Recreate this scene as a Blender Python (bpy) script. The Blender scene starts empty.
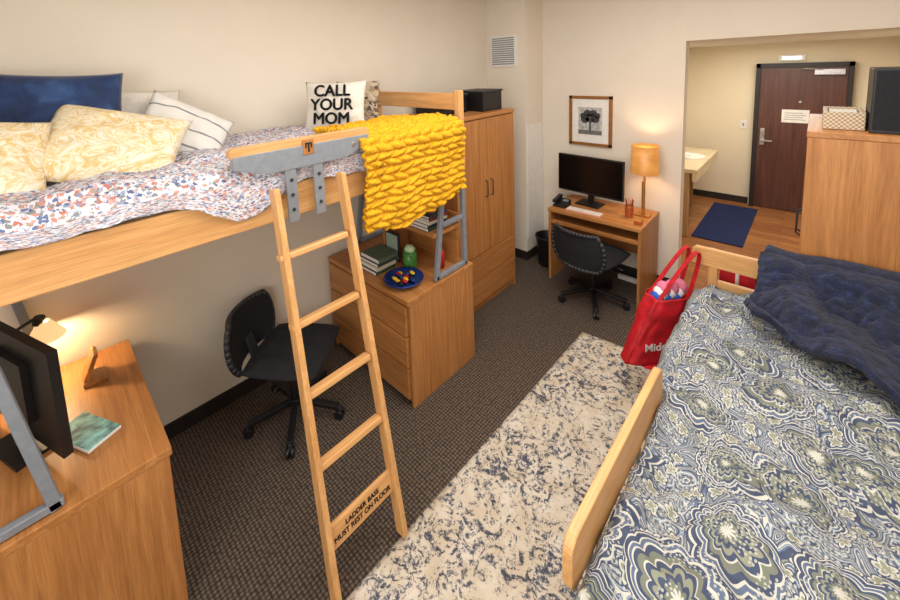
import bpy, bmesh, math, random
from mathutils import Vector, Matrix, noise
random.seed(7)
S=bpy.context.scene
COL=S.collection
def lin(c):
    return tuple(((v/255.)/12.92 if v/255.<=.04045 else ((v/255.+.055)/1.055)**2.4) for v in c)+(1,)
# ------------------------------------------------------------ materials
def nm(name):
    m=bpy.data.materials.new(name); m.use_nodes=True
    nt=m.node_tree; b=nt.nodes['Principled BSDF']
    return m,nt,b
def N(nt,t,**k):
    n=nt.nodes.new(t)
    for a,v in k.items():
        if a in n.inputs.keys(): n.inputs[a].default_value=v
        else: setattr(n,a,v)
    return n
def L(nt,a,b): nt.links.new(a,b)
def ramp(nt,stops,interp='LINEAR'):
    r=nt.nodes.new('ShaderNodeValToRGB'); r.color_ramp.interpolation=interp
    e=r.color_ramp.elements
    while len(e)<len(stops): e.new(.5)
    for i,(p,c) in enumerate(stops):
        e[i].position=p; e[i].color=lin(c)
    return r
def mapping(nt,coord='Object',scale=(1,1,1),rot=(0,0,0)):
    tc=nt.nodes.new('ShaderNodeTexCoord'); mp=nt.nodes.new('ShaderNodeMapping')
    mp.inputs['Scale'].default_value=scale; mp.inputs['Rotation'].default_value=rot
    L(nt,tc.outputs[coord],mp.inputs['Vector']); return mp.outputs['Vector']
def bump(nt,b,h,strength=.3,dist=.01):
    bp=N(nt,'ShaderNodeBump'); bp.inputs['Strength'].default_value=strength; bp.inputs['Distance'].default_value=dist
    L(nt,h,bp.inputs['Height']); L(nt,bp.outputs['Normal'],b.inputs['Normal'])
def math_(nt,op,a,b_=None,c=None):
    n=nt.nodes.new('ShaderNodeMath'); n.operation=op
    for i,x in enumerate((a,b_,c)):
        if x is None: continue
        if isinstance(x,(int,float)): n.inputs[i].default_value=x
        else: L(nt,x,n.inputs[i])
    return n.outputs[0]
def mixc(nt,fac,a,b_,mode='MIX'):
    mx=N(nt,'ShaderNodeMix',data_type='RGBA',blend_type=mode)
    for i,x in ((0,fac),(6,a),(7,b_)):
        if isinstance(x,(int,float)): mx.inputs[i].default_value=x
        elif isinstance(x,tuple): mx.inputs[i].default_value=lin(x)
        else: L(nt,x,mx.inputs[i])
    return mx.outputs[2]
def plain(name,c,rough=.5,metal=0,ns=0,var=.12,bs=0,emis=0,ec=None):
    m,nt,b=nm(name); b.inputs['Roughness'].default_value=rough; b.inputs['Metallic'].default_value=metal
    b.inputs['Base Color'].default_value=lin(c)
    if ns:
        v=mapping(nt); n=N(nt,'ShaderNodeTexNoise',Scale=ns,Detail=4.)
        L(nt,v,n.inputs['Vector'])
        r=ramp(nt,[(.3,tuple(x*(1-var) for x in c)),(.7,tuple(min(255,x*(1+var*.6)) for x in c))])
        L(nt,n.outputs['Fac'],r.inputs['Fac']); L(nt,r.outputs['Color'],b.inputs['Base Color'])
        if bs: bump(nt,b,n.outputs['Fac'],bs,.004)
    if emis:
        b.inputs['Emission Color'].default_value=lin(ec or c); b.inputs['Emission Strength'].default_value=emis
    return m
def wood(name,axis,light=(198,138,80),dark=(168,110,58),rough=.42,sc=1.):
    m,nt,b=nm(name); b.inputs['Roughness'].default_value=rough
    s=[18*sc]*3; s[axis]=1.0*sc
    v=mapping(nt,scale=tuple(s))
    n=N(nt,'ShaderNodeTexNoise',Scale=1.6,Detail=6.,Distortion=.6); L(nt,v,n.inputs['Vector'])
    r=ramp(nt,[(.3,dark),(.5,tuple((a+d)/2 for a,d in zip(light,dark))),(.7,light)])
    L(nt,n.outputs['Fac'],r.inputs['Fac'])
    s2=[140*sc]*3; s2[axis]=5*sc
    v2=mapping(nt,scale=tuple(s2)); n2=N(nt,'ShaderNodeTexNoise',Scale=1.5,Detail=3.); L(nt,v2,n2.inputs['Vector'])
    r2=ramp(nt,[(.35,(205,205,205)),(.6,(255,255,255))]); L(nt,n2.outputs['Fac'],r2.inputs['Fac'])
    L(nt,mixc(nt,.5,r.outputs['Color'],r2.outputs['Color'],'MULTIPLY'),b.inputs['Base Color'])
    return m
WX,WY,WZ=wood('oak_grain_x',0),wood('oak_grain_y',1),wood('oak_grain_z',2)
PALE=(230,180,120);PD=(208,152,92)
PX,PY,PZ=wood('light_oak_x',0,PALE,PD),wood('light_oak_y',1,PALE,PD),wood('light_oak_z',2,PALE,PD)
M={}
M['wall']=plain('painted_wall_cream',(228,219,204),.9,ns=3,var=.012)
M['wallh']=plain('painted_wall_hall',(232,220,194),.9,ns=3,var=.012)
M['ceil']=plain('ceiling_paint',(240,236,228),.9,ns=40,var=.02)
M['base']=plain('baseboard_dark',(40,36,35),.5,ns=20)
M['grey']=plain('grey_powdercoat',(140,147,156),.4,.2,ns=30,var=.05)
M['dgrey']=plain('dark_grey_plastic',(46,48,53),.5,ns=30)
M['black']=plain('black_plastic',(20,20,23),.45,ns=30)
M['blackfab']=plain('black_fabric',(24,26,31),.9,ns=200,var=.3,bs=.3)
M['screen']=plain('screen_glass',(8,8,10),.18,ns=2)
M['white']=plain('white_plastic',(235,233,228),.5,ns=20,var=.03)
M['metal']=plain('brushed_steel',(190,190,190),.3,.9,ns=50)
M['gold']=plain('brass',(205,150,75),.3,.85,ns=30)
M['door']=wood('door_mahogany',2,(104,66,54),(78,46,38),.35)
M['frame']=plain('door_frame_dark',(40,36,36),.5,ns=20)
M['red']=plain('red_bag_fabric',(190,20,34),.6,ns=18,var=.15,bs=.15)
def paper(name,c): return plain(name,c,.8,ns=40,var=.05)
# carpet
m,nt,b=nm('carpet_brown_loop'); b.inputs['Roughness'].default_value=.95
v=mapping(nt,scale=(52,52,1)); vo=N(nt,'ShaderNodeTexVoronoi',voronoi_dimensions='2D',Scale=1.,Randomness=.2); L(nt,v,vo.inputs['Vector'])
r=ramp(nt,[(.0,(142,122,104)),(.3,(104,89,76)),(.55,(56,48,41)),(.8,(42,36,32))]); L(nt,vo.outputs['Distance'],r.inputs['Fac'])
n=N(nt,'ShaderNodeTexNoise',Scale=90.,Detail=3.); L(nt,mapping(nt),n.inputs['Vector'])
r2=ramp(nt,[(.3,(170,170,170)),(.7,(250,250,250))]); L(nt,n.outputs['Fac'],r2.inputs['Fac'])
L(nt,mixc(nt,.8,r.outputs['Color'],r2.outputs['Color'],'MULTIPLY'),b.inputs['Base Color'])
bump(nt,b,vo.outputs['Distance'],-.5,.006); M['carpet']=m
# vinyl plank
m,nt,b=nm('vinyl_plank_floor'); b.inputs['Roughness'].default_value=.35
v=mapping(nt,scale=(1,1,1)); bk=N(nt,'ShaderNodeTexBrick',Scale=1.)
bk.inputs['Brick Width'].default_value=.9; bk.inputs['Row Height'].default_value=.12; bk.inputs['Mortar Size'].default_value=.002
bk.inputs['Color1'].default_value=lin((190,128,74)); bk.inputs['Color2'].default_value=lin((158,100,56)); bk.inputs['Mortar'].default_value=lin((80,50,30))
L(nt,v,bk.inputs['Vector']); n=N(nt,'ShaderNodeTexNoise',Scale=1.,Detail=5.); L(nt,mapping(nt,scale=(3,40,1)),n.inputs['Vector'])
r=ramp(nt,[(.3,(170,170,170)),(.7,(255,255,255))]); L(nt,n.outputs['Fac'],r.inputs['Fac'])
L(nt,mixc(nt,.8,bk.outputs['Color'],r.outputs['Color'],'MULTIPLY'),b.inputs['Base Color']); M['vinyl']=m
# rug: cream base, dark grey-navy distressed floral clusters
m,nt,b=nm('distressed_rug'); b.inputs['Roughness'].default_value=.95
v=mapping(nt)
n1=N(nt,'ShaderNodeTexNoise',Scale=11.,Detail=2.,Distortion=2.8); L(nt,v,n1.inputs['Vector'])
n2=N(nt,'ShaderNodeTexNoise',Scale=55.,Detail=6.,Roughness=.75,Distortion=1.); L(nt,v,n2.inputs['Vector'])
n3=N(nt,'ShaderNodeTexNoise',Scale=3.,Detail=2.); L(nt,v,n3.inputs['Vector'])
t=math_(nt,'MULTIPLY_ADD',n2.outputs['Fac'],.9,math_(nt,'MULTIPLY_ADD',n3.outputs['Fac'],.25,math_(nt,'MULTIPLY',n1.outputs['Fac'],.66)))
r=ramp(nt,[(.0,(218,209,194)),(.42,(212,203,188)),(.50,(190,183,173)),(.56,(128,128,132)),(.64,(80,85,100)),(1.,(60,66,84))]); L(nt,math_(nt,'MULTIPLY_ADD',t,2.,-1.37),r.inputs['Fac'])
n5=N(nt,'ShaderNodeTexNoise',Scale=9.,Detail=4.); L(nt,v,n5.inputs['Vector'])
r5=ramp(nt,[(.35,(236,228,216)),(.65,(255,255,255))]); L(nt,n5.outputs['Fac'],r5.inputs['Fac'])
L(nt,mixc(nt,1.,r.outputs['Color'],r5.outputs['Color'],'MULTIPLY'),b.inputs['Base Color']); bump(nt,b,n2.outputs['Fac'],.4,.004); M['rug']=m
# paisley comforter (uv in metres)
m,nt,b=nm('paisley_comforter'); b.inputs['Roughness'].default_value=.85
uv=mapping(nt,'UV',(1,1,1))
nw=N(nt,'ShaderNodeTexNoise',Scale=5.,Detail=1.); L(nt,uv,nw.inputs['Vector'])
sub=N(nt,'ShaderNodeVectorMath',operation='SUBTRACT'); L(nt,nw.outputs['Color'],sub.inputs[0]); sub.inputs[1].default_value=(.5,.5,.5)
scl=N(nt,'ShaderNodeVectorMath',operation='SCALE'); L(nt,sub.outputs[0],scl.inputs[0]); scl.inputs['Scale'].default_value=.07
wv=N(nt,'ShaderNodeVectorMath',operation='ADD'); L(nt,uv,wv.inputs[0]); L(nt,scl.outputs[0],wv.inputs[1])
def cell(scale,rand):
    vo=N(nt,'ShaderNodeTexVoronoi',voronoi_dimensions='2D',Scale=scale,Randomness=rand); L(nt,wv.outputs[0],vo.inputs['Vector'])
    df=N(nt,'ShaderNodeVectorMath',operation='SUBTRACT'); L(nt,wv.outputs[0],df.inputs[0]); L(nt,vo.outputs['Position'],df.inputs[1])
    sx=N(nt,'ShaderNodeSeparateXYZ'); L(nt,df.outputs[0],sx.inputs[0]); sc_=N(nt,'ShaderNodeSeparateColor'); L(nt,vo.outputs['Color'],sc_.inputs[0])
    ang=math_(nt,'ARCTAN2',sx.outputs[1],sx.outputs[0])
    rr=math_(nt,'SQRT',math_(nt,'ADD',math_(nt,'MULTIPLY',sx.outputs[0],sx.outputs[0]),math_(nt,'MULTIPLY',sx.outputs[1],sx.outputs[1])))
    return ang,rr,sc_.outputs[0]
ang,rr_,rnd=cell(4.0,.6)
a=math_(nt,'MULTIPLY_ADD',rnd,6.283,math_(nt,'MULTIPLY_ADD',rr_,8.,ang))
Rt=math_(nt,'MULTIPLY_ADD',math_(nt,'COSINE',a),.045,math_(nt,'MULTIPLY_ADD',math_(nt,'COSINE',math_(nt,'MULTIPLY',a,2.)),.016,.122))
rn=math_(nt,'DIVIDE',rr_,Rt)
rn=math_(nt,'MULTIPLY_ADD',math_(nt,'ABSOLUTE',math_(nt,'SINE',math_(nt,'MULTIPLY',ang,6.))),-.10,rn)
navy=(44,56,88);slate=(84,100,128);ice=(164,175,188);cream=(206,204,192);olive=(114,118,98);oliv2=(140,142,118)
cr=ramp(nt,[(0,cream),(.06,olive),(.17,navy),(.27,oliv2),(.36,navy),(.44,cream),(.465,olive),(.57,navy),(.65,cream),(.69,slate),(.76,cream),(.79,navy),(.89,cream),(.93,navy)],'CONSTANT')
L(nt,rn,cr.inputs['Fac'])
n4=N(nt,'ShaderNodeTexNoise',Scale=6.2,Detail=1.,Distortion=1.8); L(nt,uv,n4.inputs['Vector'])
fr=math_(nt,'PINGPONG',math_(nt,'MULTIPLY',n4.outputs['Fac'],9.),.5)
bg=ramp(nt,[(0,cream),(.12,slate),(.20,ice),(.30,slate),(.42,navy),(.62,oliv2),(.70,navy),(.79,cream),(.88,slate)],'CONSTANT'); L(nt,math_(nt,'MULTIPLY',fr,2.),bg.inputs['Fac'])
ang2,r22,rnd2=cell(14.,.9)
r2n=math_(nt,'MULTIPLY_ADD',math_(nt,'ABSOLUTE',math_(nt,'SINE',math_(nt,'MULTIPLY',ang2,2.5))),-.010,r22)
fl=ramp(nt,[(0,oliv2),(.25,cream),(.5,navy),(.78,ice)],'CONSTANT'); L(nt,math_(nt,'MULTIPLY',r2n,44.),fl.inputs['Fac'])
bgm=mixc(nt,math_(nt,'GREATER_THAN',r2n,.016),fl.outputs['Color'],bg.outputs['Color'])
base=mixc(nt,math_(nt,'GREATER_THAN',rn,.98),cr.outputs['Color'],bgm)
v5=N(nt,'ShaderNodeTexVoronoi',voronoi_dimensions='2D',Scale=85.,Randomness=.5); L(nt,uv,v5.inputs['Vector'])
n6=N(nt,'ShaderNodeTexNoise',Scale=11.,Detail=0.); L(nt,uv,n6.inputs['Vector'])
dm=math_(nt,'MULTIPLY',math_(nt,'LESS_THAN',v5.outputs['Distance'],.27),math_(nt,'GREATER_THAN',n6.outputs['Fac'],.5))
col=mixc(nt,math_(nt,'MULTIPLY',dm,.75),base,(196,196,184))
n7=N(nt,'ShaderNodeTexNoise',Scale=60.,Detail=2.); L(nt,uv,n7.inputs['Vector'])
col=mixc(nt,math_(nt,'MULTIPLY',n7.outputs['Fac'],.38),col,(110,118,130))
L(nt,col,b.inputs['Base Color']); M['paisley']=m
# floral sheet
def floral(name,bgc,cols,scale=42.,thr=.33,coord='UV'):
    m,nt,b=nm(name); b.inputs['Roughness'].default_value=.9
    uv=mapping(nt,coord)
    nw=N(nt,'ShaderNodeTexNoise',Scale=scale*1.2,Detail=3.); L(nt,uv,nw.inputs['Vector'])
    sub=N(nt,'ShaderNodeVectorMath',operation='SUBTRACT'); L(nt,nw.outputs['Color'],sub.inputs[0]); sub.inputs[1].default_value=(.5,.5,.5)
    scl=N(nt,'ShaderNodeVectorMath',operation='SCALE'); L(nt,sub.outputs[0],scl.inputs[0]); scl.inputs['Scale'].default_value=1.6/scale
    wv=N(nt,'ShaderNodeVectorMath',operation='ADD'); L(nt,uv,wv.inputs[0]); L(nt,scl.outputs[0],wv.inputs[1])
    vo=N(nt,'ShaderNodeTexVoronoi',Scale=scale); L(nt,wv.outputs[0],vo.inputs['Vector'])
    sc=N(nt,'ShaderNodeSeparateColor'); L(nt,vo.outputs['Color'],sc.inputs[0])
    cr=ramp(nt,[(i/len(cols),c) for i,c in enumerate(cols)],'CONSTANT'); L(nt,sc.outputs[0],cr.inputs['Fac'])
    n2=N(nt,'ShaderNodeTexNoise',Scale=scale*.35,Detail=1.); L(nt,uv,n2.inputs['Vector'])
    st=math_(nt,'LESS_THAN',math_(nt,'ABSOLUTE',math_(nt,'SUBTRACT',n2.outputs['Fac'],.5)),.016)
    c1=mixc(nt,math_(nt,'MULTIPLY',st,.6),bgc,cols[0])
    L(nt,mixc(nt,math_(nt,'LESS_THAN',vo.outputs['Distance'],thr),c1,cr.outputs['Color']),b.inputs['Base Color']); return m
M['sheet']=floral('floral_sheet',(220,219,226),[(98,116,156),(196,136,122),(130,136,136),(132,148,180),(208,164,154),(84,98,136),(220,219,226),(180,118,106),(156,168,192),(170,150,140)],66,.54)
m,nt,b=nm('yellow_floral_pillowcase'); b.inputs['Roughness'].default_value=.9
uv=mapping(nt,'UV'); n=N(nt,'ShaderNodeTexNoise',Scale=8.,Detail=3.,Distortion=2.6); L(nt,uv,n.inputs['Vector'])
r=ramp(nt,[(.38,(236,228,210)),(.44,(222,198,142)),(.49,(238,230,212)),(.54,(228,206,158)),(.60,(216,186,122)),(.65,(236,226,206))]); L(nt,n.outputs['Fac'],r.inputs['Fac']); L(nt,r.outputs['Color'],b.inputs['Base Color']); M['yfloral']=m
M['mat_lin']=plain('linen_plain',(226,220,210),.9,ns=120,var=.06,bs=.2)
m,nt,b=nm('navy_velvet'); b.inputs['Roughness'].default_value=.75
n=N(nt,'ShaderNodeTexNoise',Scale=9.,Detail=5.,Distortion=.5); L(nt,mapping(nt),n.inputs['Vector'])
r=ramp(nt,[(.3,(12,30,66)),(.55,(24,52,100)),(.75,(52,88,140))]); L(nt,n.outputs['Fac'],r.inputs['Fac']); L(nt,r.outputs['Color'],b.inputs['Base Color'])
b.inputs['Sheen Weight'].default_value=.3; b.inputs['Sheen Roughness'].default_value=.4; bump(nt,b,n.outputs['Fac'],.3,.01); M['navyv']=m
m,nt,b=nm('navy_plush'); b.inputs['Roughness'].default_value=1.
n=N(nt,'ShaderNodeTexNoise',Scale=26.,Detail=8.,Roughness=.75); L(nt,mapping(nt),n.inputs['Vector'])
r=ramp(nt,[(.38,(8,14,36)),(.55,(20,32,66)),(.75,(58,74,114))]); L(nt,n.outputs['Fac'],r.inputs['Fac']); L(nt,r.outputs['Color'],b.inputs['Base Color'])
b.inputs['Sheen Weight'].default_value=.1; bump(nt,b,n.outputs['Fac'],.9,.02); M['plush']=m
M['yarn']=plain('mustard_yarn',(220,162,16),.95,ns=90,var=.2,bs=.4)
m,nt,b=nm('bw_photo_print'); n=N(nt,'ShaderNodeTexNoise',Scale=30.,Detail=6.); L(nt,mapping(nt),n.inputs['Vector'])
r=ramp(nt,[(.35,(150,150,150)),(.65,(205,205,203))]); L(nt,n.outputs['Fac'],r.inputs['Fac']); L(nt,r.outputs['Color'],b.inputs['Base Color']); M['bw']=m
M['bwd']=plain('photo_dark_foliage',(66,66,66),.6,ns=70,var=.5)
m,nt,b=nm('striped_pillowcase'); b.inputs['Roughness'].default_value=.9
w=N(nt,'ShaderNodeTexWave',Scale=3.2,Distortion=.3); L(nt,mapping(nt,'UV',rot=(0,0,math.pi/2)),w.inputs['Vector'])
r=ramp(nt,[(0,(232,230,226)),(.965,(228,226,222)),(.985,(130,134,142))]); L(nt,w.outputs['Fac'],r.inputs['Fac']); L(nt,r.outputs['Color'],b.inputs['Base Color']); M['stripe']=m
m,nt,b=nm('wicker_weave'); c=N(nt,'ShaderNodeTexChecker',Scale=90.); c.inputs[1].default_value=lin((206,188,162)); c.inputs[2].default_value=lin((150,128,102))
L(nt,mapping(nt),c.inputs['Vector']); L(nt,c.outputs['Color'],b.inputs['Base Color']); M['wicker']=m
# ------------------------------------------------------------ builder
class G:
    def __init__(s,name,loc=(0,0,0),mats=(),bev=.003):
        s.name=name;s.loc=Vector(loc);s.bm=bmesh.new();s.mats=[];s.bev=bev;s.rz=0
    def mi(s,m):
        if m not in s.mats: s.mats.append(m)
        return s.mats.index(m)
    def _fin(s,verts,m,M4=None,smooth=False):
        if M4 is not None: bmesh.ops.transform(s.bm,matrix=M4,verts=verts)
        i=s.mi(m); fs=set()
        for v in verts:
            for f in v.link_faces: fs.add(f)
        for f in fs: f.material_index=i; f.smooth=smooth
        return verts
    def box(s,lo,hi,m,rot=None):
        lo=Vector(lo);hi=Vector(hi);c=(lo+hi)/2;d=hi-lo
        r=bmesh.ops.create_cube(s.bm,size=1)
        T=Matrix.Translation(c)@(rot.to_4x4() if rot else Matrix())@Matrix.Diagonal((abs(d.x),abs(d.y),abs(d.z),1))
        return s._fin(r['verts'],m,T)
    def beam(s,p0,p1,w,t,m,side=(0,1,0)):
        p0=Vector(p0);p1=Vector(p1);z=(p1-p0);l=z.length;z.normalize();y=Vector(side);y=(y-z*y.dot(z)).normalized();x=y.cross(z)
        R=Matrix((x,y,z)).transposed().to_4x4()
        r=bmesh.ops.create_cube(s.bm,size=1)
        return s._fin(r['verts'],m,Matrix.Translation((p0+p1)/2)@R@Matrix.Diagonal((t,w,l,1)))
    def cyl(s,p0,p1,r0,m,r1=None,seg=20,smooth=True):
        p0=Vector(p0);p1=Vector(p1);d=p1-p0;r1=r0 if r1 is None else r1
        r=bmesh.ops.create_cone(s.bm,cap_ends=True,segments=seg,radius1=r0,radius2=r1,depth=d.length)
        q=Vector((0,0,1)).rotation_difference(d.normalized()).to_matrix().to_4x4()
        vs=s._fin(r['verts'],m,Matrix.Translation((p0+p1)/2)@q,smooth)
        for v in vs:
            for f in v.link_faces:
                if len(f.verts)>4: f.smooth=False
        return vs
    def tube(s,pts,r,m,seg=10):
        pts=[Vector(p) for p in pts]
        for a,b_ in zip(pts,pts[1:]): s.cyl(a,b_,r,m,seg=seg)
        for p in pts[1:-1]: s.sph(p,(r,r,r),m,8)
    def sph(s,c,rad,m,seg=16,rot=None):
        r=bmesh.ops.create_uvsphere(s.bm,u_segments=seg,v_segments=max(6,seg//2),radius=1)
        return s._fin(r['verts'],m,Matrix.Translation(c)@(rot.to_4x4() if rot else Matrix())@Matrix.Diagonal((*rad,1)),True)
    def lathe(s,c,prof,m,seg=28):
        c=Vector(c);rings=[]
        for r,z in prof:
            rings.append([s.bm.verts.new(c+Vector((r*math.cos(2*math.pi*i/seg),r*math.sin(2*math.pi*i/seg),z))) for i in range(seg)])
        i0=s.mi(m)
        for a,b_ in zip(rings,rings[1:]):
            for i in range(seg):
                f=s.bm.faces.new((a[i],a[(i+1)%seg],b_[(i+1)%seg],b_[i])); f.smooth=True;f.material_index=i0
    def prism(s,pts,d,m):
        d=Vector(d);a=[s.bm.verts.new(Vector(p)) for p in pts];b_=[s.bm.verts.new(Vector(p)+d) for p in pts]
        i0=s.mi(m);fs=[s.bm.faces.new(a),s.bm.faces.new(b_[::-1])]
        for i in range(len(a)):
            j=(i+1)%len(a);fs.append(s.bm.faces.new((a[i],b_[i],b_[j],a[j])))
        for f in fs:f.material_index=i0
        bmesh.ops.recalc_face_normals(s.bm,faces=fs)
    def fin(s,parent=None,rz=0):
        me=bpy.data.meshes.new(s.name)
        bmesh.ops.translate(s.bm,vec=-s.loc,verts=s.bm.verts)
        s.bm.to_mesh(me);s.bm.free()
        for m in s.mats: me.materials.append(m)
        o=bpy.data.objects.new(s.name,me);COL.objects.link(o);o.location=s.loc
        o.rotation_euler=(0,0,rz)
        if s.bev:
            bv=o.modifiers.new('bevel','BEVEL');bv.width=s.bev;bv.segments=2;bv.limit_method='ANGLE';bv.angle_limit=math.radians(50)
        if parent: attach(o,parent)
        return o
def attach(o,parent):
    W=Matrix.Translation(parent.location)@parent.rotation_euler.to_matrix().to_4x4()
    o.parent=parent;o.matrix_parent_inverse=W.inverted()
def empty(name,loc):
    e=bpy.data.objects.new(name,None);COL.objects.link(e);e.location=loc;e.empty_display_size=.1;return e
def grid(name,nu,nv,f,mat,LU=1,LV=1,thick=.01,parent=None,loc=(0,0,0)):
    vs=[];fs=[];loc=Vector(loc)
    for j in range(nv+1):
        for i in range(nu+1):
            vs.append(Vector(f(i/nu,j/nv))-loc)
    for j in range(nv):
        for i in range(nu):
            a=j*(nu+1)+i;fs.append((a,a+1,a+nu+2,a+nu+1))
    me=bpy.data.meshes.new(name);me.from_pydata(vs,[],fs);me.materials.append(mat)
    uvl=me.uv_layers.new(name='UVMap')
    for p in me.polygons:
        p.use_smooth=True
        for li in p.loop_indices:
            k=me.loops[li].vertex_index;i=k%(nu+1);j=k//(nu+1);uvl.data[li].uv=(i/nu*LU,j/nv*LV)
    o=bpy.data.objects.new(name,me);COL.objects.link(o);o.location=loc
    if thick:
        sd=o.modifiers.new('solid','SOLIDIFY');sd.thickness=thick;sd.offset=-1
    if parent:attach(o,parent)
    return o
def pillow(name,c,w,h,t,rot,mat,seed=0,parent=None,pinch=.07):
    n=26;vs=[];fs=[];uvs=[]
    def pt(u,v,sg):
        x=u*w/2*(1-pinch*(1-v*v)*abs(u)**2);y=v*h/2*(1-pinch*(1-u*u)*abs(v)**2)
        k=max(0,(1-abs(u)**2.6))**.6*max(0,(1-abs(v)**2.6))**.6
        z=sg*t/2*k*(1+.2*noise.noise(Vector((u*1.7+seed,v*1.7,sg))))+ .016*noise.noise(Vector((u*4+seed,v*4,3)))*k
        return Vector((x,y,z))
    for sg in (1,-1):
        base=len(vs)
        for j in range(n+1):
            for i in range(n+1):
                vs.append(pt(2*i/n-1,2*j/n-1,sg));uvs.append((i/n*w,j/n*h))
        for j in range(n):
            for i in range(n):
                a=base+j*(n+1)+i;q=(a,a+1,a+n+2,a+n+1);fs.append(q if sg>0 else q[::-1])
    me=bpy.data.meshes.new(name);me.from_pydata(vs,[],fs);me.materials.append(mat)
    ul=me.uv_layers.new(name='UVMap')
    for p in me.polygons:
        p.use_smooth=True
        for li in p.loop_indices: ul.data[li].uv=uvs[me.loops[li].vertex_index]
    bm=bmesh.new();bm.from_mesh(me);bmesh.ops.remove_doubles(bm,verts=bm.verts,dist=1e-4);bm.to_mesh(me);bm.free()
    o=bpy.data.objects.new(name,me);COL.objects.link(o);o.location=c;o.rotation_euler=rot.to_euler() if isinstance(rot,Matrix) else rot
    if parent:attach(o,parent)
    return o
def basis(xa,ya):
    x=Vector(xa).normalized();y=Vector(ya);y=(y-x*y.dot(x)).normalized();z=x.cross(y)
    return Matrix((x,y,z)).transposed()
def text(name,body,size,c,R,mat,parent,off=.0,line=1.):
    cu=bpy.data.curves.new(name,'FONT');cu.body=body;cu.size=size;cu.align_x='CENTER';cu.align_y='CENTER';cu.offset=off;cu.extrude=.0008;cu.space_line=line
    cu.materials.append(mat);o=bpy.data.objects.new(name,cu);COL.objects.link(o)
    o.location=c;o.rotation_euler=R.to_euler();attach(o,parent);return o
# ------------------------------------------------------------ camera
cx,cy,cz,yaw,pitch,roll,f,px,py=2.76,-1.53,2.23,.78,.12,-.04,395.,429.3,114.7
fw=Vector((-math.sin(yaw)*math.cos(pitch),math.cos(yaw)*math.cos(pitch),-math.sin(pitch)))
rt=Vector((math.cos(yaw),math.sin(yaw),0));up=rt.cross(fw)
r2=math.cos(roll)*rt+math.sin(roll)*up;u2=-math.sin(roll)*rt+math.cos(roll)*up
cam=bpy.data.cameras.new('camera');co=bpy.data.objects.new('camera',cam);COL.objects.link(co)
mw=Matrix((r2,u2,-fw)).transposed().to_4x4();mw.translation=(cx,cy,cz);co.matrix_world=mw
cam.sensor_width=36;cam.lens=f/900*36;cam.shift_x=(450-px)/900;cam.shift_y=-(300-py)/900;cam.clip_start=.02
S.camera=co
# ------------------------------------------------------------ room shell
H=3.05;XR=3.9;YB=-2.7;YF=2.63;YD=5.87;XH0=1.15;XH1=3.5;HZ=2.37
def slab(name,lo,hi,mat): 
    g=G(name,((lo[0]+hi[0])/2,(lo[1]+hi[1])/2,(lo[2]+hi[2])/2),bev=0);g.box(lo,hi,mat);return g.fin()
slab('floor',(-.1,YB-.1,-.1),(XR+.1,YF+.03,0),M['carpet'])
slab('floor_hall',(XH0-.1,YF+.03,-.1),(XR+.1,YD+.1,0),M['vinyl'])
slab('wall_left',(-.1,YB-.1,0),(0,YF+.12,H),M['wall'])
slab('wall_right',(XR,YB-.1,0),(XR+.1,YF+.12,H),M['wall'])
slab('wall_back',(0,YB-.1,0),(XR,YB,H),M['wall'])
slab('wall_far',(0,YF,0),(1.9,YF+.12,H),M['wall'])
slab('wall_far_header',(1.9,YF,HZ),(XH1,YF+.12,H),M['wall'])
slab('wall_far_right',(XH1,YF,0),(XR,YF+.12,H),M['wall'])
slab('wall_chase',(0,2.25,0),(.5,YF,H),M['wall'])
slab('wall_hall_left',(XH0-.1,YF+.12,0),(XH0,YD,HZ),M['wallh'])
slab('wall_hall_right',(XH1,YF+.12,0),(XH1+.1,YD,HZ),M['wallh'])
slab('wall_hall_end',(XH0-.1,YD,0),(XH1+.1,YD+.1,HZ),M['wallh'])
slab('ceiling',(-.1,YB-.1,H),(XR+.1,YF+.12,H+.1),M['ceil'])
slab('ceiling_hall',(XH0-.1,YF+.12,HZ),(XH1+.1,YD+.1,HZ+.1),M['ceil'])
slab('baseboard_left',(0,YB,0),(.012,2.25,.1),M['base'])
slab('baseboard_far',(.5,YF-.012,0),(1.9,YF,.1),M['base'])
slab('baseboard_chase',(0,2.238,0),(.512,2.25,.1),M['base'])
slab('baseboard_chase_side',(.5,2.25,0),(.512,YF,.1),M['base'])
slab('baseboard_hall',(XH0,YD-.012,0),(2.10,YD,.1),M['base'])
slab('trim_1',(.5,2.27,.25),(.508,2.6,1.55),M['white'])
g=G('wall_vent',(.23,2.24,2.37),bev=.001)
g.box((.06,2.235,2.2),(.40,2.25,2.54),M['white'])
for i in range(13): g.box((.085,2.228,2.225+i*.0235),(.375,2.24,2.237+i*.0235),M['grey'])
g.fin()
# ------------------------------------------------------------ door
g=G('door_1',(2.6,5.82,1.04),bev=.003)
g.box((2.17,5.80,0.01),(3.03,5.84,2.03),M['door'])
g.box((2.12,5.77,0),(2.17,5.85,2.09),M['frame']);g.box((3.03,5.77,0),(3.08,5.85,2.09),M['frame']);g.box((2.12,5.77,2.03),(3.08,5.85,2.09),M['frame'])
g.box((2.2,5.785,.93),(2.25,5.80,1.17),M['metal']);g.cyl((2.225,5.80,1.0),(2.225,5.74,1.0),.012,M['metal']);g.beam((2.225,5.745,1.0),(2.34,5.745,1.0),.02,.02,M['metal'])
g.cyl((2.225,5.80,1.12),(2.225,5.77,1.12),.025,M['metal'])
g.box((2.72,5.74,1.93),(3.0,5.80,2.0),M['metal']);g.beam((2.8,5.75,1.99),(2.6,5.68,2.02),.03,.01,M['metal'])
g.box((2.42,5.795,1.27),(2.70,5.80,1.45),M['white'])
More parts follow.
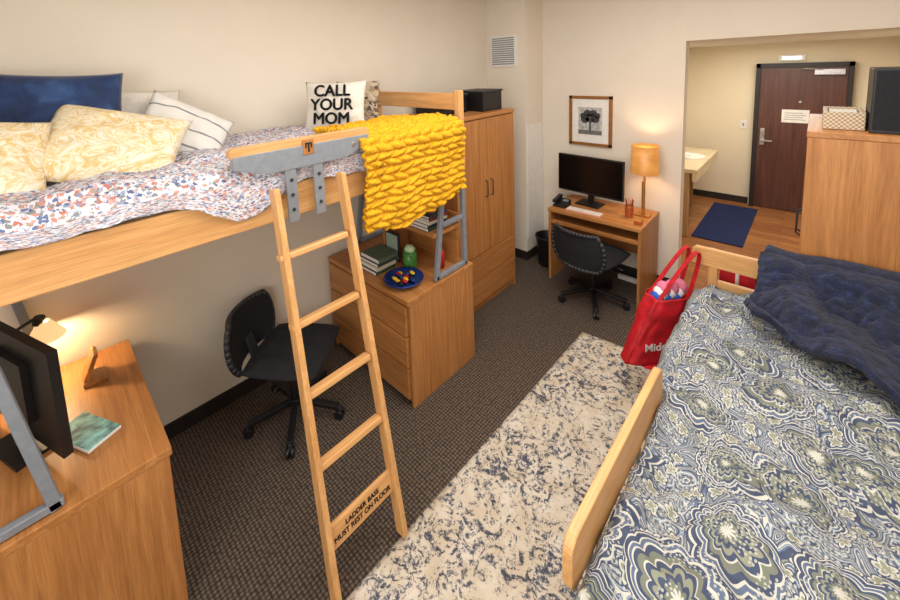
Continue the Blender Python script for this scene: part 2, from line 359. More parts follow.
for i in range(4): g.box((2.45,5.793,1.31+i*.03),(2.67-.03*(i%2),5.796,1.318+i*.03),M['grey'])
g.cyl((2.6,5.795,1.56),(2.6,5.80,1.56),.015,M['metal'])
g.fin()
g=G('exit_sign',(2.48,5.85,2.18));g.box((2.35,5.83,2.115),(2.62,5.868,2.20),M['white']);g.box((2.38,5.825,2.13),(2.59,5.83,2.185),M['metal']);g.fin()
g=G('light_switch',(2.0,5.86,1.2));g.box((1.96,5.86,1.14),(2.04,5.87,1.26),M['white']);g.box((1.99,5.85,1.18),(2.01,5.86,1.22),M['grey']);g.fin()
stone=plain('cultured_marble',(220,202,166),.3,ns=6,var=.06)
van=wood('vanity_laminate',2,(200,166,120),(170,134,92))
VX=XH0+.02
g=G('bathroom_vanity',(1.45,4.8,.45),bev=.006)
g.box((VX,4.0,.82),(1.78,5.4,.87),stone);g.box((VX,4.0,.87),(VX+.02,5.4,.97),stone)
g.box((1.73,4.0,.72),(1.77,5.4,.82),stone)
g.box((VX,4.02,0),(1.70,4.06,.82),van);g.box((VX,5.3,0),(1.5,5.34,.82),van)
g.lathe((1.54,4.75,.872),[(.19,.002),(.188,.014),(.17,.012),(.15,.004),(.02,.002)],M['white'])
g.cyl((1.30,4.75,.87),(1.30,4.75,1.02),.015,M['metal']);g.cyl((1.30,4.75,1.02),(1.42,4.75,1.0),.012,M['metal'])
g.fin()
g=G('hall_mat',(1.98,4.85,.008));g.box((1.73,4.08,0.001),(2.24,5.62,.014),plain('navy_mat',(18,34,82),.95,ns=80,var=.3,bs=.3));g.fin()
# ------------------------------------------------------------ rug
def rugf(u,v):
    x=1.47+u*.78;y=-1.35+v*2.8
    return (x+.035*(v-.5),y+.08*u,.014+.002*noise.noise(Vector((x*4,y*4,0))))
grid('area_rug',30,60,rugf,M['rug'],1.05,2.8,.012,loc=(2.,0,0))
# ------------------------------------------------------------ furniture
def pull(g,c,axis,l=.1,out=(0,-1,0)):
    c=Vector(c);a=Vector(axis)*l/2;o=Vector(out)*.025
    g.tube([c-a,c-a*.8+o,c+a*.8+o,c+a],.005,M['dgrey'],8)
g=G('dresser',(.51,.335,.38),bev=.004)
x0,x1,y0,y1=.04,.985,0,.67
g.box((x0,y0,.725),(x1,y1,.76),WX);g.box((x1-.025,y0+.02,0),(x1-.002,y1-.005,.725),WZ);g.box((x0+.002,y0+.02,0),(x0+.025,y1,.725),WZ)
g.box((x0,y1-.02,.02),(x1-.03,y1-.006,.725),WX);g.box((x0+.02,y0+.05,0),(x1-.02,y0+.07,.06),WX)
g.box((x0+.03,y0+.05,.06),(x1-.03,y1-.03,.72),WX)
for k in range(3):
    z=.06+k*.222;g.box((x0+.006,y0,z),(x1-.028,y0+.03,z+.21),WX)
g.fin()
def wardrobe(name,x0,x1,y0,y1,Hh,face):
    g=G(name,((x0+x1)/2,(y0+y1)/2,Hh/2),bev=.004)
    g.box((x0,y0,Hh-.035),(x1,y1,Hh),WY);g.box((x0+.005,y0+.003,0),(x1-.005,y0+.028,Hh-.035),WZ);g.box((x0+.005,y1-.028,0),(x1-.005,y1-.003,Hh-.035),WZ)
    xf=x1 if face>0 else x0
    a,b_=(xf-.05*face),(xf-.025*face)
    g.box((x0+.02,y0+.03,.06),(x1-.03,y1-.03,Hh-.04),WZ)
    g.box((min(a,b_),y0+.03,0),(max(a,b_),y1-.03,.06),WY)
    ym=(y0+y1)/2;fa,fb=sorted((xf-.028*face,xf-.004*face))
    g.box((fa,y0+.006,.53),(fb,ym-.003,Hh-.045),WZ);g.box((fa,ym+.003,.53),(fb,y1-.006,Hh-.045),WZ)
    g.box((fa,y0+.006,.065),(fb,y1-.006,.29),WY);g.box((fa,y0+.006,.298),(fb,y1-.006,.522),WY)
    for s_ in (-1,1): pull(g,(xf-.004*face,ym+s_*.04,1.12),(0,0,1),.16,(face,0,0))
    g.fin()
wardrobe('wardrobe',.03,.67,.88,1.75,1.80,1)
wardrobe('wardrobe.001',2.73,3.36,1.50,2.38,1.79,-1)
g=G('storage_crate',(.32,1.3,1.88),bev=.006)
g.box((.08,1.0,1.8),(.44,1.32,1.96),M['black']);g.box((.07,.99,1.955),(.45,1.33,1.975),M['dgrey'])
g.box((.28,1.38,1.8),(.58,1.68,1.98),M['black']);g.box((.27,1.37,1.975),(.59,1.69,1.995),M['dgrey']);g.fin()
g=G('speaker',(3.1,1.7,1.92),bev=.008);g.box((2.965,1.56,1.792),(3.26,1.86,2.13),M['black']);g.box((2.975,1.553,1.81),(3.25,1.56,2.12),M['blackfab']);g.fin()
g=G('wicker_basket',(2.85,1.75,1.84),bev=.01)
for lo,hi in (((2.79,1.62,1.792),(2.955,1.64,1.89)),((2.79,1.92,1.792),(2.955,1.94,1.89)),((2.79,1.64,1.792),(2.81,1.92,1.89)),((2.935,1.64,1.792),(2.955,1.92,1.89)),((2.8,1.63,1.792),(2.95,1.93,1.80))): g.box(lo,hi,M['wicker'])
g.box((2.815,1.65,1.8),(2.93,1.91,1.88),M['mat_lin']);g.fin()
g=G('desk',(1.3,2.32,.38),bev=.004)
x0,x1,y0,y1=.86,1.74,2.05,2.60
g.box((x0,y0,.725),(x1,y1,.76),WX);g.box((x0+.005,y0+.01,0),(x0+.03,y1-.005,.725),WZ);g.box((x1-.03,y0+.01,0),(x1-.005,y1-.005,.725),WZ)
g.box((x0+.03,y1-.06,.3),(x1-.03,y1-.04,.725),WX)
g.box((x0+.03,y0+.03,.60),(x1-.03,y0+.4,.615),WX);g.box((x0+.03,y0+.02,.60),(x1-.03,y0+.035,.64),WX)
g.fin()
g=G('power_strip',(1.6,2.6,.0));g.box((1.40,2.50,.0),(1.60,2.54,.04),M['white']);g.fin()
g=G('desk.001',(.5,-1.6,.38),bev=.004)
x0,x1,y0,y1=.03,.99,-1.92,-1.285
g.box((x0,y0,.725),(x1,y1,.76),WX);g.box((x1-.03,y0+.01,0),(x1-.003,y1-.01,.725),WZ);g.box((x0+.003,y0+.01,0),(x0+.03,y1-.01,.725),WZ)
g.box((x0+.03,y0+.03,.3),(x1-.03,y0+.05,.725),WX);g.box((x0+.03,y1-.05,.66),(x1-.03,y1-.03,.725),WX)
g.fin()
# ------------------------------------------------------------ loft bed
LB=empty('loft_bed',(.5,-.6,1.6))
g=G('bed_frame',(.5,-.6,1.6),bev=.006)
YN,YE=-1.95,.58
g.box((.965,YN,1.545),(1.0,YE,1.71),PY);g.box((.02,YN,1.545),(.055,YE,1.71),PY)
g.box((.055,YN,1.60),(.965,YE,1.62),PX)
for z0,z1 in ((1.92,2.04),(1.72,1.80),(1.55,1.68)):
    g.box((.05,YE-.005,z0),(.95,YE+.02,z1),PX)
g.box((.05,YN-.02,1.55),(.95,YN+.005,1.7),PX)
for xx in (.03,.955):
    g.box((xx-.015,YE-.02,1.5),(xx+.03,YE+.035,2.06),PZ);g.box((xx-.015,YN-.02,1.5),(xx+.03,YN+.035,1.72),PZ)
g.fin(LB)
g=G('leg_frames',(.5,-.6,1.2),bev=.004)
for xx in (.955,.04):
    for yb,yt in ((YE+.03,YE+.02),(.30,.42),(-1.62,-1.74),(-1.90,-1.93)):
        g.beam((xx,yb,.765),(xx,yt,1.56),.035,.03,M['grey'])
    g.beam((xx,.29,.782),(xx,.62,.782),.03,.03,M['grey'],(1,0,0));g.beam((xx,-1.6,.782),(xx,-1.91,.782),.03,.03,M['grey'],(1,0,0))
    g.beam((xx,.36,1.14),(xx,.60,1.14),.03,.03,M['grey'],(1,0,0))
g.fin(LB)
g=G('guard_plate',(1.03,-.62,1.86),bev=.006)
def rr(y0,y1,z0,z1,r,x):
    pts=[]
    for cy_,cz_,a0 in ((y1-r,z1-r,0),(y0+r,z1-r,90),(y0+r,z0+r,180),(y1-r,z0+r,270)):
        for k in range(6):
            a=math.radians(a0+k*18);pts.append((x,cy_+r*math.cos(a),cz_+r*math.sin(a)))
    return pts
g.prism(rr(-.98,-.27,1.875,1.925,.024,1.01),(.045,0,0),PY)
g.prism([(1.02,-.97,1.89),(1.02,-.28,1.89),(1.02,-.28,1.845),(1.02,-.42,1.79),(1.02,-.83,1.79),(1.02,-.97,1.835)],(.042,0,0),M['grey'])
for yy in (-.725,-.585):
    g.box((1.045,yy-.026,1.54),(1.058,yy+.026,1.83),M['grey'])
    for zz in (1.60,1.67,1.74): g.cyl((1.057,yy,zz),(1.063,yy,zz),.009,M['dgrey'],seg=10)
g.box((1.05,-.66,1.845),(1.066,-.605,1.915),WZ)
g.box((1.064,-.65,1.893),(1.069,-.615,1.902),M['black']);g.box((1.064,-.637,1.855),(1.069,-.628,1.895),M['black']);g.box((1.064,-.65,1.875),(1.069,-.643,1.895),M['black']);g.box((1.064,-.622,1.875),(1.069,-.615,1.895),M['black'])
g.cyl((1.06,-.38,1.85),(1.066,-.38,1.85),.012,M['metal'])
g.fin(LB)
mt=G('mattress',(.5,-.7,1.7),bev=.03);mt.box((.06,YN+.03,1.62),(.955,YE-.02,1.80),M['mat_lin']);mt.fin(LB)
def wr(x,y,a=.012,s=7): return a*noise.noise(Vector((x*s,y*s,1.3)))+a*.5*noise.noise(Vector((x*s*2.7,y*s*2.7,5)))
def sheet(u,v):
    y=-1.93+v*2.42;s=u*1.35
    dz=.055+.13*math.exp(-((y+.92)/.15)**2)+.05*max(0,1-((y+.2)/.4)**2)
    zt=1.835+wr(1,y,.02,6)
    if s<.92: x=.03+s;z=zt+wr(x,y,.026,5)
    elif s<1.02:
        a=(s-.92)/.10*math.pi/2;x=.95+.07*math.sin(a);z=zt-.06*(1-math.cos(a))
    else:
        k=(s-1.02)/.33;x=1.02+.008*math.sin(y*22)*k+.002;z=zt-.06-dz*k
    return (x,y,z)
grid('floral_bedding',90,160,sheet,M['sheet'],1.35,2.42,.012,LB,(.5,-.7,1.8))
def P(name,c,w,h,t,xa,ya,mat,seed): return pillow(name,c,w,h,t,basis(xa,ya),mat,seed)
P('navy_velvet_pillow',(.24,-1.45,2.04),.52,.50,.17,(.12,1,-.05),(-.35,.03,1),M['navyv'],1)
P('floral_pillow',(.52,-1.29,1.935),.54,.46,.14,(.42,1,-.28),(-.85,.35,.72),M['yfloral'],2)
P('floral_pillow.001',(.62,-1.73,1.925),.48,.48,.14,(-.1,1,-.22),(-.6,0,.8),M['yfloral'],5)
P('cream_pillow',(.11,-1.14,1.99),.45,.38,.10,(.05,1,-.1),(-.25,0,1),M['mat_lin'],3)
P('striped_pillow',(.31,-.95,1.94),.44,.34,.13,(.25,1,-.60),(-.55,.4,.75),M['stripe'],4)
R=basis((.80,.60,0),(-.15,.2,1));mc=Vector((.40,-.06,1.985));mom=pillow('call_your_mom_pillow',mc,.44,.36,.12,R,M['mat_lin'],8)
for i,tx in enumerate(('CALL','YOUR','MOM')):
    for j,(dx,dy) in enumerate(((0,0),(.0035,0),(-.0035,0),(0,.003),(0,-.003))):
        text('lettering_%d_%d'%(i+1,j+1),tx,.108,mc+R@Vector((dx,.097-.094*i+dy,.067)),R,M['black'],mom,0)
R=basis((.80,.60,0),(-.1,.15,1));pillow('patterned_pillow',(.30,.20,1.99),.34,.32,.1,R,floral('brown_pattern',(190,174,152),[(110,88,70),(150,126,100),(84,72,66)],28,.45),9)
# chunky knit throw
def knit(u,v):
    y=-.34+v*.82;Ls=.95+.05*math.sin(v*3.4+.3)+.0*v;s=u*Ls
    cw=.085;wob=.012*noise.noise(Vector((s*6,y*6,3)))
    c=(s+wob)/cw;q=c-math.floor(c)-.5
    qq=abs(q)*4-1
    ph=(y+wob)/.10+qq*.26+.5*(math.floor(c)%2)
    h=math.sqrt(max(0,1-qq*qq*.92))*(.30+.70*abs(math.cos(math.pi*ph))**.55)*.034
    big=.03*noise.noise(Vector((s*3,y*3,7)))+.014*noise.noise(Vector((s*9,y*9,2)))
    def base(s):
        if s<.42: return Vector((.58+s,0,1.865+.02*math.sin(s*6))),Vector((0,0,1))
        if s<.54:
            a=(s-.42)/.12*math.pi/2;return Vector((1.0+.075*math.sin(a),0,1.865-.075*(1-math.cos(a)))),Vector((math.sin(a),0,math.cos(a)))
        return Vector((1.075,0,1.79-(s-.54))),Vector((1,0,0))
    p,n=base(s);p=p+n*(h+big);edge=.03*math.sin(s*12)*(1 if v>.9 or v<.1 else .3)
    sag=.018*math.sin(y*19)*max(0,(s-.6))*2
    return (p.x,y+edge*.5,p.z+sag)
grid('knit_throw_blanket',230,210,knit,M['yarn'],1,1,.02,None,(.9,.05,1.7))
# ------------------------------------------------------------ ladder
g=G('ladder',(1.27,-.69,.85),bev=.006)
ptop,pbot=Vector((1.08,0,1.80)),Vector((1.46,0,0.02))
def lp(z): t=(z-pbot.z)/(ptop.z-pbot.z);return pbot.lerp(ptop,t)
for yb,yt in ((-.875,-.825),(-.515,-.49)):
    a=lp(.0);b_=lp(1.73);g.beam((a.x,yb,.028),(b_.x,yt,1.73),.028,.062,PZ)
d=(ptop-pbot).normalized()
for i,z in enumerate((.28,.57,.86,1.15,1.44)):
    c=lp(z);y0,y1=-.86,-.52
    p0=Vector((c.x,y0,c.z));p1=Vector((c.x,y1,c.z))
    if i==0: g.beam(p0,p1,.1,.022,PY,tuple(d))
    else: g.beam(p0,p1,.05,.028,PY,(1,0,.25))
lad=g.fin()
nrm=Vector((d.z,0,-d.x))
R=basis((0,1,0),tuple(d));c=lp(.28)
for j,dx in enumerate((0,.0009,-.0009)):
    text('warning_text_%d'%(j+1),'LADDER BASE\nMUST REST ON FLOOR',.029,Vector((c.x,-.69+dx,c.z))+nrm*.0125,R,M['black'],lad,0,line=1.1)
# ------------------------------------------------------------ office chairs
def chair(name,loc,rz,zs=.48,zb=.50,bh=.33):
    E=empty(name,loc);E.rotation_euler=(0,0,rz)
    def put(o):
        o.parent=E;return o
    g=G('base',(0,0,0),bev=.004)
    for k in range(5):
        a=math.radians(18+72*k);d=Vector((math.cos(a),math.sin(a),0))
        g.beam(d*.03+Vector((0,0,.115)),d*.29+Vector((0,0,.08)),.04,.03,M['black'],(-d.y,d.x,0))
        s=Vector((-d.y,d.x,0))
        for q in (-1,1): g.cyl(d*.29+s*.014*q+Vector((0,0,.03))-s*.009,d*.29+s*.014*q+Vector((0,0,.03))+s*.009,.03,M['black'],seg=16)
        g.cyl(d*.29+Vector((0,0,.03)),d*.29+Vector((0,0,.085)),.011,M['dgrey'])
    g.cyl((0,0,.09),(0,0,.14),.045,M['black']);g.cyl((0,0,.13),(0,0,.30),.028,M['black']);g.cyl((0,0,.28),(0,0,zs-.05),.018,M['metal'])
    g.box((-.11,-.13,zs-.075),(.11,.12,zs-.04),M['black'])
    g.cyl((.1,.02,zs-.06),(.27,.02,zs-.065),.008,M['black'])
    g.beam((0,-.12,zs-.05),(0,-.25,zs-.03),.07,.025,M['dgrey'],(1,0,0));g.beam((0,-.25,zs-.04),(0,-.29,zb+.12),.07,.022,M['dgrey'],(1,0,0))
    put(g.fin())
    s=pillow('seat',(0,.02,zs),.48,.46,.11,Matrix.Identity(3),M['blackfab'],3,pinch=-.09);put(s)
    sb=s.modifiers.new('sub','SUBSURF');sb.levels=1;sb.render_levels=1
    def bk(u,v):
        a=(u-.5)*1.7;w=.25*(1-.22*abs(2*v-1)**2.5);x=w*math.sin(a)/math.sin(.85);z=zb+v*bh
        return (x,-.30+.10*(1-math.cos(a))*2-.04*v,z)
    b_=grid('back_mesh',24,16,bk,M['blackfab'],.5,.3,.012);put(b_)
    g=G('back_frame',(0,0,0),bev=0)
    pts=[bk(i/14,0) for i in range(15)]+[bk(1,j/8) for j in range(1,9)]+[bk(1-i/14,1) for i in range(1,15)]+[bk(0,1-j/8) for j in range(1,9)]
    g.tube([Vector(p)+Vector((0,-.004,0)) for p in pts],.016,M['dgrey'],10);put(g.fin())
    return E
chair('office_chair',(.44,-.53,0),math.radians(-52),.47,.44,.30)
chair('office_chair.001',(1.36,1.96,0),math.radians(-8),.46,.43)
# ------------------------------------------------------------ monitors
def monitor(name,c,w,h,rz,zb):
    g=G(name,c,bev=.004);X,Y,Z=c
    g.box((X-w/2,Y-.012,zb),(X+w/2,Y+.02,zb+h),M['black']);g.box((X-w/2+.012,Y-.0145,zb+.018),(X+w/2-.012,Y-.0125,zb+h-.012),M['screen'])
    g.box((X-.12,Y+.02,zb+.1),(X+.12,Y+.045,zb+h-.08),M['black'])
    g.box((X-.03,Y+.03,Z),(X+.03,Y+.05,zb+.15),M['black']);g.box((X-.12,Y-.07,Z),(X+.12,Y+.1,Z+.014),M['black'])
    return g.fin(rz=rz)
monitor('computer_monitor',(1.15,2.38,.761),.68,.39,math.radians(-4),.87)
monitor('computer_monitor.001',(.52,-1.67,.761),.58,.43,math.radians(200),.81)
g=G('keyboard',(1.2,2.13,.77),bev=.003);g.box((1.03,2.09,.761),(1.37,2.19,.775),plain('pink_keyboard',(216,160,140),.6,ns=50))
for r_ in range(4):
    for c_ in range(14): g.box((1.04+c_*.0233,2.097+r_*.022,.775),(1.058+c_*.0233,2.114+r_*.022,.781),M['white'])
g.fin()
g=G('desk_telephone',(.95,2.22,.79),bev=.006);g.prism([(.88,2.12,.761),(.88,2.27,.761),(.88,2.27,.82),(.88,2.12,.78)],(.13,0,0),M['black'])
g.beam((.895,2.12,.815),(.895,2.28,.84),.04,.03,M['black'],(1,0,0));g.box((.94,2.21,.80),(1.0,2.26,.815),M['grey']);g.fin()
g=G('pen_cup',(1.58,2.36,.8),bev=.002);cop=plain('copper',(196,112,70),.35,.6,ns=30)
g.lathe((1.56,2.30,.761),[(0,0),(.036,0),(.038,.11),(.034,.11),(.032,.01)],cop)
for i in range(6):
    a=i*1.05;g.cyl((1.56+.015*math.cos(a),2.30+.015*math.sin(a),.775),(1.56+.034*math.cos(a),2.30+.034*math.sin(a),.93),.004,[M['black'],M['red'],M['gold']][i%3],seg=8)
g.fin()
g=G('trinket_box',(1.69,2.17,.8));g.box((1.65,2.14,.761),(1.71,2.2,.79),cop);g.box((1.647,2.137,.79),(1.713,2.203,.797),M['gold']);g.fin()
lampe=empty('table_lamp',(1.65,2.42,.761))
g=G('lamp_stand',(1.65,2.42,.761),bev=.002)
g.box((1.59,2.36,.761),(1.71,2.48,.775),M['gold']);g.cyl((1.65,2.42,.775),(1.65,2.42,1.2),.009,M['gold']);g.box((1.642,2.37,.78),(1.658,2.386,1.10),M['gold']);g.fin(lampe)
sh,nt,b=nm('gold_lampshade');b.inputs['Roughness'].default_value=.4
n=N(nt,'ShaderNodeTexNoise',Scale=12.);L(nt,mapping(nt),n.inputs['Vector']);r=ramp(nt,[(.3,(176,118,54)),(.7,(206,150,80))]);L(nt,n.outputs['Fac'],r.inputs['Fac']);L(nt,r.outputs['Color'],b.inputs['Base Color'])
b.inputs['Emission Color'].default_value=lin((225,150,70));b.inputs['Emission Strength'].default_value=.3
g=G('shade',(1.65,2.42,1.2),bev=0);g.lathe((1.65,2.42,1.17),[(.124,0),(.116,.26),(.112,.26),(.120,0),(.124,0)],sh,36);g.fin(lampe)
g=G('framed_picture',(1.055,2.61,1.6),bev=.002)
a0,a1,z0,z1=.83,1.28,1.33,1.86
gf=plain('bronze_frame',(160,108,56),.4,.3,ns=40)
for lo,hi in (((a0,2.6,z0),(a0+.03,YF,z1)),((a1-.03,2.6,z0),(a1,YF,z1)),((a0,2.6,z0),(a1,YF,z0+.03)),((a0,2.6,z1-.03),(a1,YF,z1))): g.box(lo,hi,gf)
g.box((a0+.03,2.612,z0+.03),(a1-.03,YF,z1-.03),M['white']);g.box((a0+.1,2.608,z0+.12),(a1-.1,2.613,z1-.12),M['bw'])
g.box((a0+.1,2.606,z0+.12),(a1-.1,2.61,z0+.165),plain('photo_grass',(112,112,110),.6,ns=80,var=.3))
g.box((1.048,2.605,z0+.14),(1.066,2.609,z0+.26),M['bwd'])
for dx,dz,rr_c in ((0,.31,.062),(-.055,.285,.045),(.055,.29,.045),(-.03,.345,.04),(.035,.345,.04),(-.075,.32,.03),(.078,.325,.03)):
    g.cyl((1.057+dx,2.605,z0+dz),(1.057+dx,2.608,z0+dz),rr_c,M['bwd'],seg=14)
g.fin()
g=G('waste_bin',(.70,2.3,.15),bev=.002);g.lathe((.72,2.32,0.0),[(0,.003),(.10,.003),(.13,.32),(.138,.32),(.138,.335),(.125,.335),(.095,.012),(0,.012)],M['black']);g.fin()
# ------------------------------------------------------------ dresser top
g=G('bookshelf',(.68,.45,1.05),bev=.004)
g.box((.33,.30,1.06),(.94,.58,1.09),WX);g.box((.36,.32,.761),(.385,.57,1.06),WZ);g.box((.36,.575,.761),(.92,.59,1.16),WX);g.fin()
bc=[(40,70,50),(30,40,60),(200,190,170),(120,40,40),(60,60,64),(230,225,215),(90,110,90)]
bm_=[paper('book_cover_%d'%i,c) for i,c in enumerate(bc)]
g=G('book_stack',(.7,.42,1.15),bev=.002)
z=1.091
for i in range(5):
    t=random.uniform(.018,.030);dx=random.uniform(-.02,.02);g.box((.64+dx,.31,z),(.90+dx,.50,z+t),bm_[i]);g.box((.645+dx,.307,z+.003),(.895+dx,.312,z+t-.003),M['white']);z+=t+.001
z=1.091
for i in range(4):
    t=.026;g.box((.36,.32,z),(.58,.50,z+t),bm_[(i+3)%7]);g.box((.365,.317,z+.003),(.575,.322,z+t-.003),M['white']);z+=t+.001
g.fin()
g=G('book_stack.001',(.52,.2,.8),bev=.002);z=.761
for i in range(4):
    t=.022+.006*(i%2);g.box((.36,.07+.01*i,z),(.58,.25+.01*i,z+t),bm_[(i*2)%7]);g.box((.365,.067+.01*i,z+.003),(.575,.072+.01*i,z+t-.003),M['white']);z+=t+.001
g.fin()
g=G('framed_card',(.45,.3,.9),bev=.002);g.box((.40,.31,.762),(.56,.325,.98),M['dgrey']);g.box((.415,.305,.78),(.545,.311,.965),paper('card_teal',(150,175,160)));g.fin()
g=G('mug',(.66,.24,.8),bev=0);gm=plain('green_ceramic',(70,140,60),.3,ns=30,var=.2)
g.lathe((.67,.32,.761),[(0,.002),(.046,.002),(.05,.02),(.05,.13),(.045,.13),(.044,.012),(0,.012)],gm)
g.tube([(.71,.29,.78),(.74,.27,.80),(.74,.27,.84),(.71,.29,.865)],.006,gm,8);g.sph((.67,.32,.90),(.045,.04,.035),paper('tissue_green',(190,220,170)),10);g.fin()
g=G('decorative_plate',(.79,.14,.77),bev=0);bl=plain('blue_glaze',(28,52,120),.2,ns=12,var=.3)
g.lathe((.79,.145,.762),[(0,.004),(.08,.004),(.125,.022),(.14,.035),(.137,.04),(.12,.028),(.078,.012),(0,.012)],bl)
yw=plain('yellow_wrapper',(230,190,40),.5,ns=20)
for i in range(18):
    a=i*.75;q=.02+.07*((i*7)%5)/5
    g.sph((.79+q*math.cos(a),.145+q*math.sin(a),.788+.006*(i%3)),(.026,.014,.012),[yw,M['black'],yw,M['dgrey'],M['red'],bl][i%6],8)
g.fin()
g=G('snack_can',(.85,.45,.83),bev=0);g.cyl((.84,.46,.762),(.84,.46,.90),.035,M['red']);g.cyl((.84,.46,.90),(.84,.46,.91),.03,M['metal']);g.fin()
# ------------------------------------------------------------ near desk items
g=G('notebook',(.66,-1.50,.77),bev=.002)
g.box((.53,-1.57,.761),(.76,-1.45,.779),plain('teal_cover',(110,160,158),.6,ns=26,var=.6));g.box((.532,-1.573,.764),(.763,-1.45,.776),M['white']);g.fin(rz=.45)
g=G('phone_stand',(.27,-1.47,.8),bev=.004);g.box((.21,-1.50,.761),(.33,-1.41,.785),WX);g.beam((.27,-1.49,.78),(.27,-1.44,.90),.1,.02,WZ,(1,0,0));g.fin()
dl=empty('desk_lamp',(.14,-1.6,.761))
lx,ly=.15,-1.60
g=G('lamp_arm',(.14,-1.6,.761),bev=.001);g.cyl((.12,-1.74,.761),(.12,-1.74,.78),.07,M['dgrey']);g.tube([(.12,-1.74,.78),(.08,-1.78,1.02),(lx,ly-.03,1.11)],.008,M['dgrey'])
g.cyl((lx,ly-.02,1.08),(lx+.005,ly-.01,1.115),.022,M['dgrey']);g.fin(dl)
g=G('lamp_shade',(.14,-1.6,1.1),bev=0);ls=plain('white_shade_glow',(250,230,195),.5,ns=5,emis=.9,ec=(255,205,140));g.lathe((lx,ly,1.0),[(.075,0),(.03,.075),(.025,.085),(.02,.085),(.070,.002),(.075,0)],ls);g.fin(dl)
# ------------------------------------------------------------ right bed
RB=empty('bed',(2.75,.33,.5))
g=G('bed_frame',(2.75,.33,.5),bev=.006)
bx0,bx1,by0,by1=2.30,3.22,-.78,1.42
g.box((bx0,by0,.40),(bx0+.035,by1,.55),PY);g.box((bx1-.035,by0,.40),(bx1,by1,.55),PY);g.box((bx0+.035,by0,.46),(bx1-.035,by1,.48),PX)
for yy in (by0,by1):
    for xx in (bx0+.02,bx1-.03): g.box((xx,yy-.01,0.026 if yy<0 else 0.0),(xx+.05,yy+.035,1.0 if yy>0 else .56),PZ)
    g.box((bx0+.03,yy,.40),(bx1-.03,yy+.028,.54),PX)
g.prism([(bx0-.07,by1-.012,.885),(bx0-.07,by1-.012,.985),(bx0-.05,by1-.012,1.005),(bx1+.05,by1-.012,1.005),(bx1+.07,by1-.012,.985),(bx1+.07,by1-.012,.885)],(0,.03,0),PX)
g.box((bx0+.02,by1,.66),(bx1-.03,by1+.028,.80),PX)
g.fin(RB)
g=G('guard_rail',(2.35,-.28,.93),bev=.008)
g.prism(rr(-.69,.14,.84,1.0,.045,2.350),(.028,0,0),PY)
for yy in (-.5,-.05): g.box((2.343,yy-.025,.42),(2.351,yy+.025,.95),M['grey'])
g.fin(RB)
mt=G('mattress',(2.76,.33,.6),bev=.03);mt.box((bx0+.05,by0+.03,.48),(bx1-.04,by1-.03,.68),M['mat_lin']);mt.fin(RB)
def smooth(a,b_,t): t=max(0,min(1,(t-a)/(b_-a)));return t*t*(3-2*t)
def comf(u,v):
    y=-.80+v*2.20
    near=1-smooth(.16,.34,y)
    x0=2.275+.108*near;x1=3.27;zt=.82-.05*smooth(1.1,1.4,y)+.01
    tot=.38+(x1-x0)+.35
    def pl(s):
        if s<.38: return (x0,zt-.38+s)
        if s<.38+x1-x0: return (x0+s-.38,zt)
        return (x1,zt-(s-.38-(x1-x0)))
    s=u*tot;ax=az=0;K=int(round(1+3*(1-near)))
    for k in range(-K,K+1):
        q=pl(min(tot,max(0,s+k*.02)));ax+=q[0];az+=q[1]
    n_=2*K+1;x=ax/n_;z=az/n_;w=min(1,max(0,(z-.6)/.15))
    rid=1-abs(noise.noise(Vector((x*6,y*4,11))))*2
    z+=w*(.05*noise.noise(Vector((x*3.2,y*3.2,0)))+.024*rid*rid*(1 if rid>0 else 0)-.012+.024*noise.noise(Vector((x*9,y*9,2)))+.017*noise.noise(Vector((x*18,y*18,4)))+.007*noise.noise(Vector((x*34,y*34,4))))
    z+=near*.05*math.exp(-((x-x0)/.09)**2)*w
    x+=(1-w)*(1-near)*.02*math.sin(y*14)+ (.0 if w>0.9 or near>.1 else .01*noise.noise(Vector((y*6,z*6,1))))
    return (x,y,z)
grid('paisley_comforter',150,240,comf,M['paisley'],1.65,2.2,.03,RB,(2.76,.33,.8))
def plush(u,v):
    Lu=.88+.30*smooth(0,1,u);s=v*Lu
    x=2.58+u*.62+.02*math.sin(v*6)+.05*v*u
    if s<.14: y=1.475;z=.905+s
    elif s<.26:
        a=(s-.14)/.12*math.pi;y=1.425+.05*math.cos(a);z=1.045+.025*math.sin(a)
    else:
        q=s-.26;y=1.375-q*.86;z=.92+.13*math.exp(-(q/.22)**2)
        z-=.03*smooth(.5,.9,q)
    k=smooth(.2,.45,s)
    fold=.034*math.sin(x*16+y*7+3*noise.noise(Vector((x*3,y*3,1))))
    z+=(fold+.05*noise.noise(Vector((x*4,s*4,9)))+.024*noise.noise(Vector((x*10,s*10,4)))+.01*noise.noise(Vector((x*30,s*30,4))))*(.25+.75*k)+.01*k
    y+=.02*noise.noise(Vector((x*7,s*3,2)))*k
    return (x+.03*noise.noise(Vector((s*5,u*2,6))),y,z)
grid('plush_throw_blanket',100,140,plush,M['plush'],1,1,.03,None,(2.85,1.1,.9))
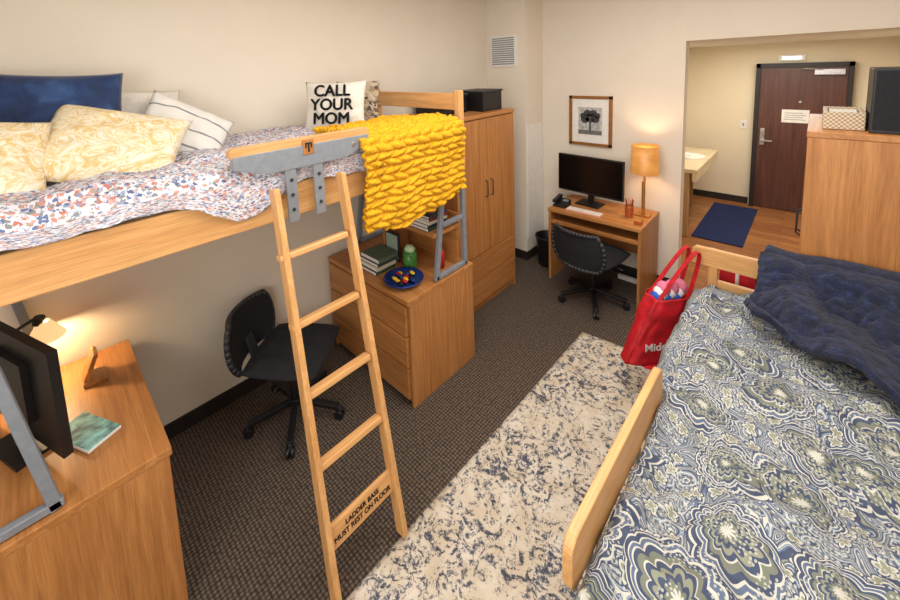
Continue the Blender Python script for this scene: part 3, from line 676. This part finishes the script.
# red tote bag leaning on the bed corner
tb=empty('tote_bag',(2.1,1.2,.6))
RA=math.radians(50)
def bag(u,v):
    a=u*2*math.pi;w=.165-.045*v;d=.06+.02*v
    c=math.copysign(abs(math.cos(a))**.5,math.cos(a));s_=math.copysign(abs(math.sin(a))**.6,math.sin(a))
    z=.26+v*.44
    if v<.02: w*=.9;d*=.6
    dx=w*c;dy=d*s_;bx=2.045+.085*v;by=1.12+.13*v
    return (bx+dx*math.cos(RA)-dy*math.sin(RA)+.014*noise.noise(Vector((a,z*8,0))),by+dx*math.sin(RA)+dy*math.cos(RA)+.018*noise.noise(Vector((a*2,z*9,3))),z)
grid('bag_body',60,26,bag,M['red'],1,1,.004,tb,(2.1,1.2,.6))
g=G('bag_handles',(2.16,1.25,.8),bev=.001)
for o_ in (-.045,.05):
    pts=[]
    for i in range(15):
        t=i/14;k=math.sin(math.pi*t)
        pts.append((2.07+.13*t+o_*.7+.10*k,1.17+.17*t+.12*k-o_*.5,.68+.31*k))
    for a,b_ in zip(pts,pts[1:]): g.beam(a,b_,.03,.005,M['red'],(.8,-.6,0))
g.box((1.96,1.04,.262),(2.12,1.20,.27),M['red'])
g.fin(tb)
R=basis((math.cos(RA),math.sin(RA),0),(.15,.1,1))
text('bag_text','Midco',.075,(2.128,1.10,.40),R,M['white'],tb,.001)
g=G('bag_contents',(2.15,1.25,.72),bev=.01)
for i in range(9):
    g.sph((2.09+.012*i,1.19+.016*i,.68+.03*(i%3)),(.045,.04,.05),[paper('tissue_blue',(40,90,190)),paper('tissue_white',(235,235,240)),paper('tissue_pink',(220,120,150))][i%3],8)
g.fin(tb)
g=G('gift_box',(2.43,1.65,.4),bev=.004);g.box((2.36,1.56,.0),(2.55,1.75,.82),M['red']);g.box((2.445,1.555,.0),(2.465,1.755,.823),M['white']);g.fin()
# ------------------------------------------------------------ lights
def area(name,loc,rot,sx,sy,e,c=(1,.96,.9)):
    l=bpy.data.lights.new(name,'AREA');l.shape='RECTANGLE';l.size=sx;l.size_y=sy;l.energy=e;l.color=c
    o=bpy.data.objects.new(name,l);COL.objects.link(o);o.location=loc;o.rotation_euler=rot;return o
area('ceiling_light',(2.1,.2,3.0),(0,0,0),1.6,2.6,70,(1,.955,.9))
area('rear_fill_light',(2.6,-2.6,1.9),(math.radians(80),0,0),2.2,1.6,56,(1,.98,.96))  # added fill behind the camera to brighten under the loft; no window modelled
area('hall_ceiling_light',(2.4,4.4,HZ-.03),(0,0,0),.9,1.4,38,(1,.93,.82))
def point(name,loc,e,c,r=.04):
    l=bpy.data.lights.new(name,'POINT');l.energy=e;l.color=c;l.shadow_soft_size=r
    o=bpy.data.objects.new(name,l);COL.objects.link(o);o.location=loc
point('table_lamp_bulb',(1.65,2.42,1.31),6,(1,.74,.45));point('desk_lamp_bulb',(lx,ly,1.02),5,(1,.74,.46),.02)
w=bpy.data.worlds.new('world');S.world=w;w.use_nodes=True;w.node_tree.nodes['Background'].inputs[0].default_value=(.9,.93,1,1);w.node_tree.nodes['Background'].inputs[1].default_value=.3
S.view_settings.view_transform='Standard';S.view_settings.look='None';S.view_settings.exposure=0
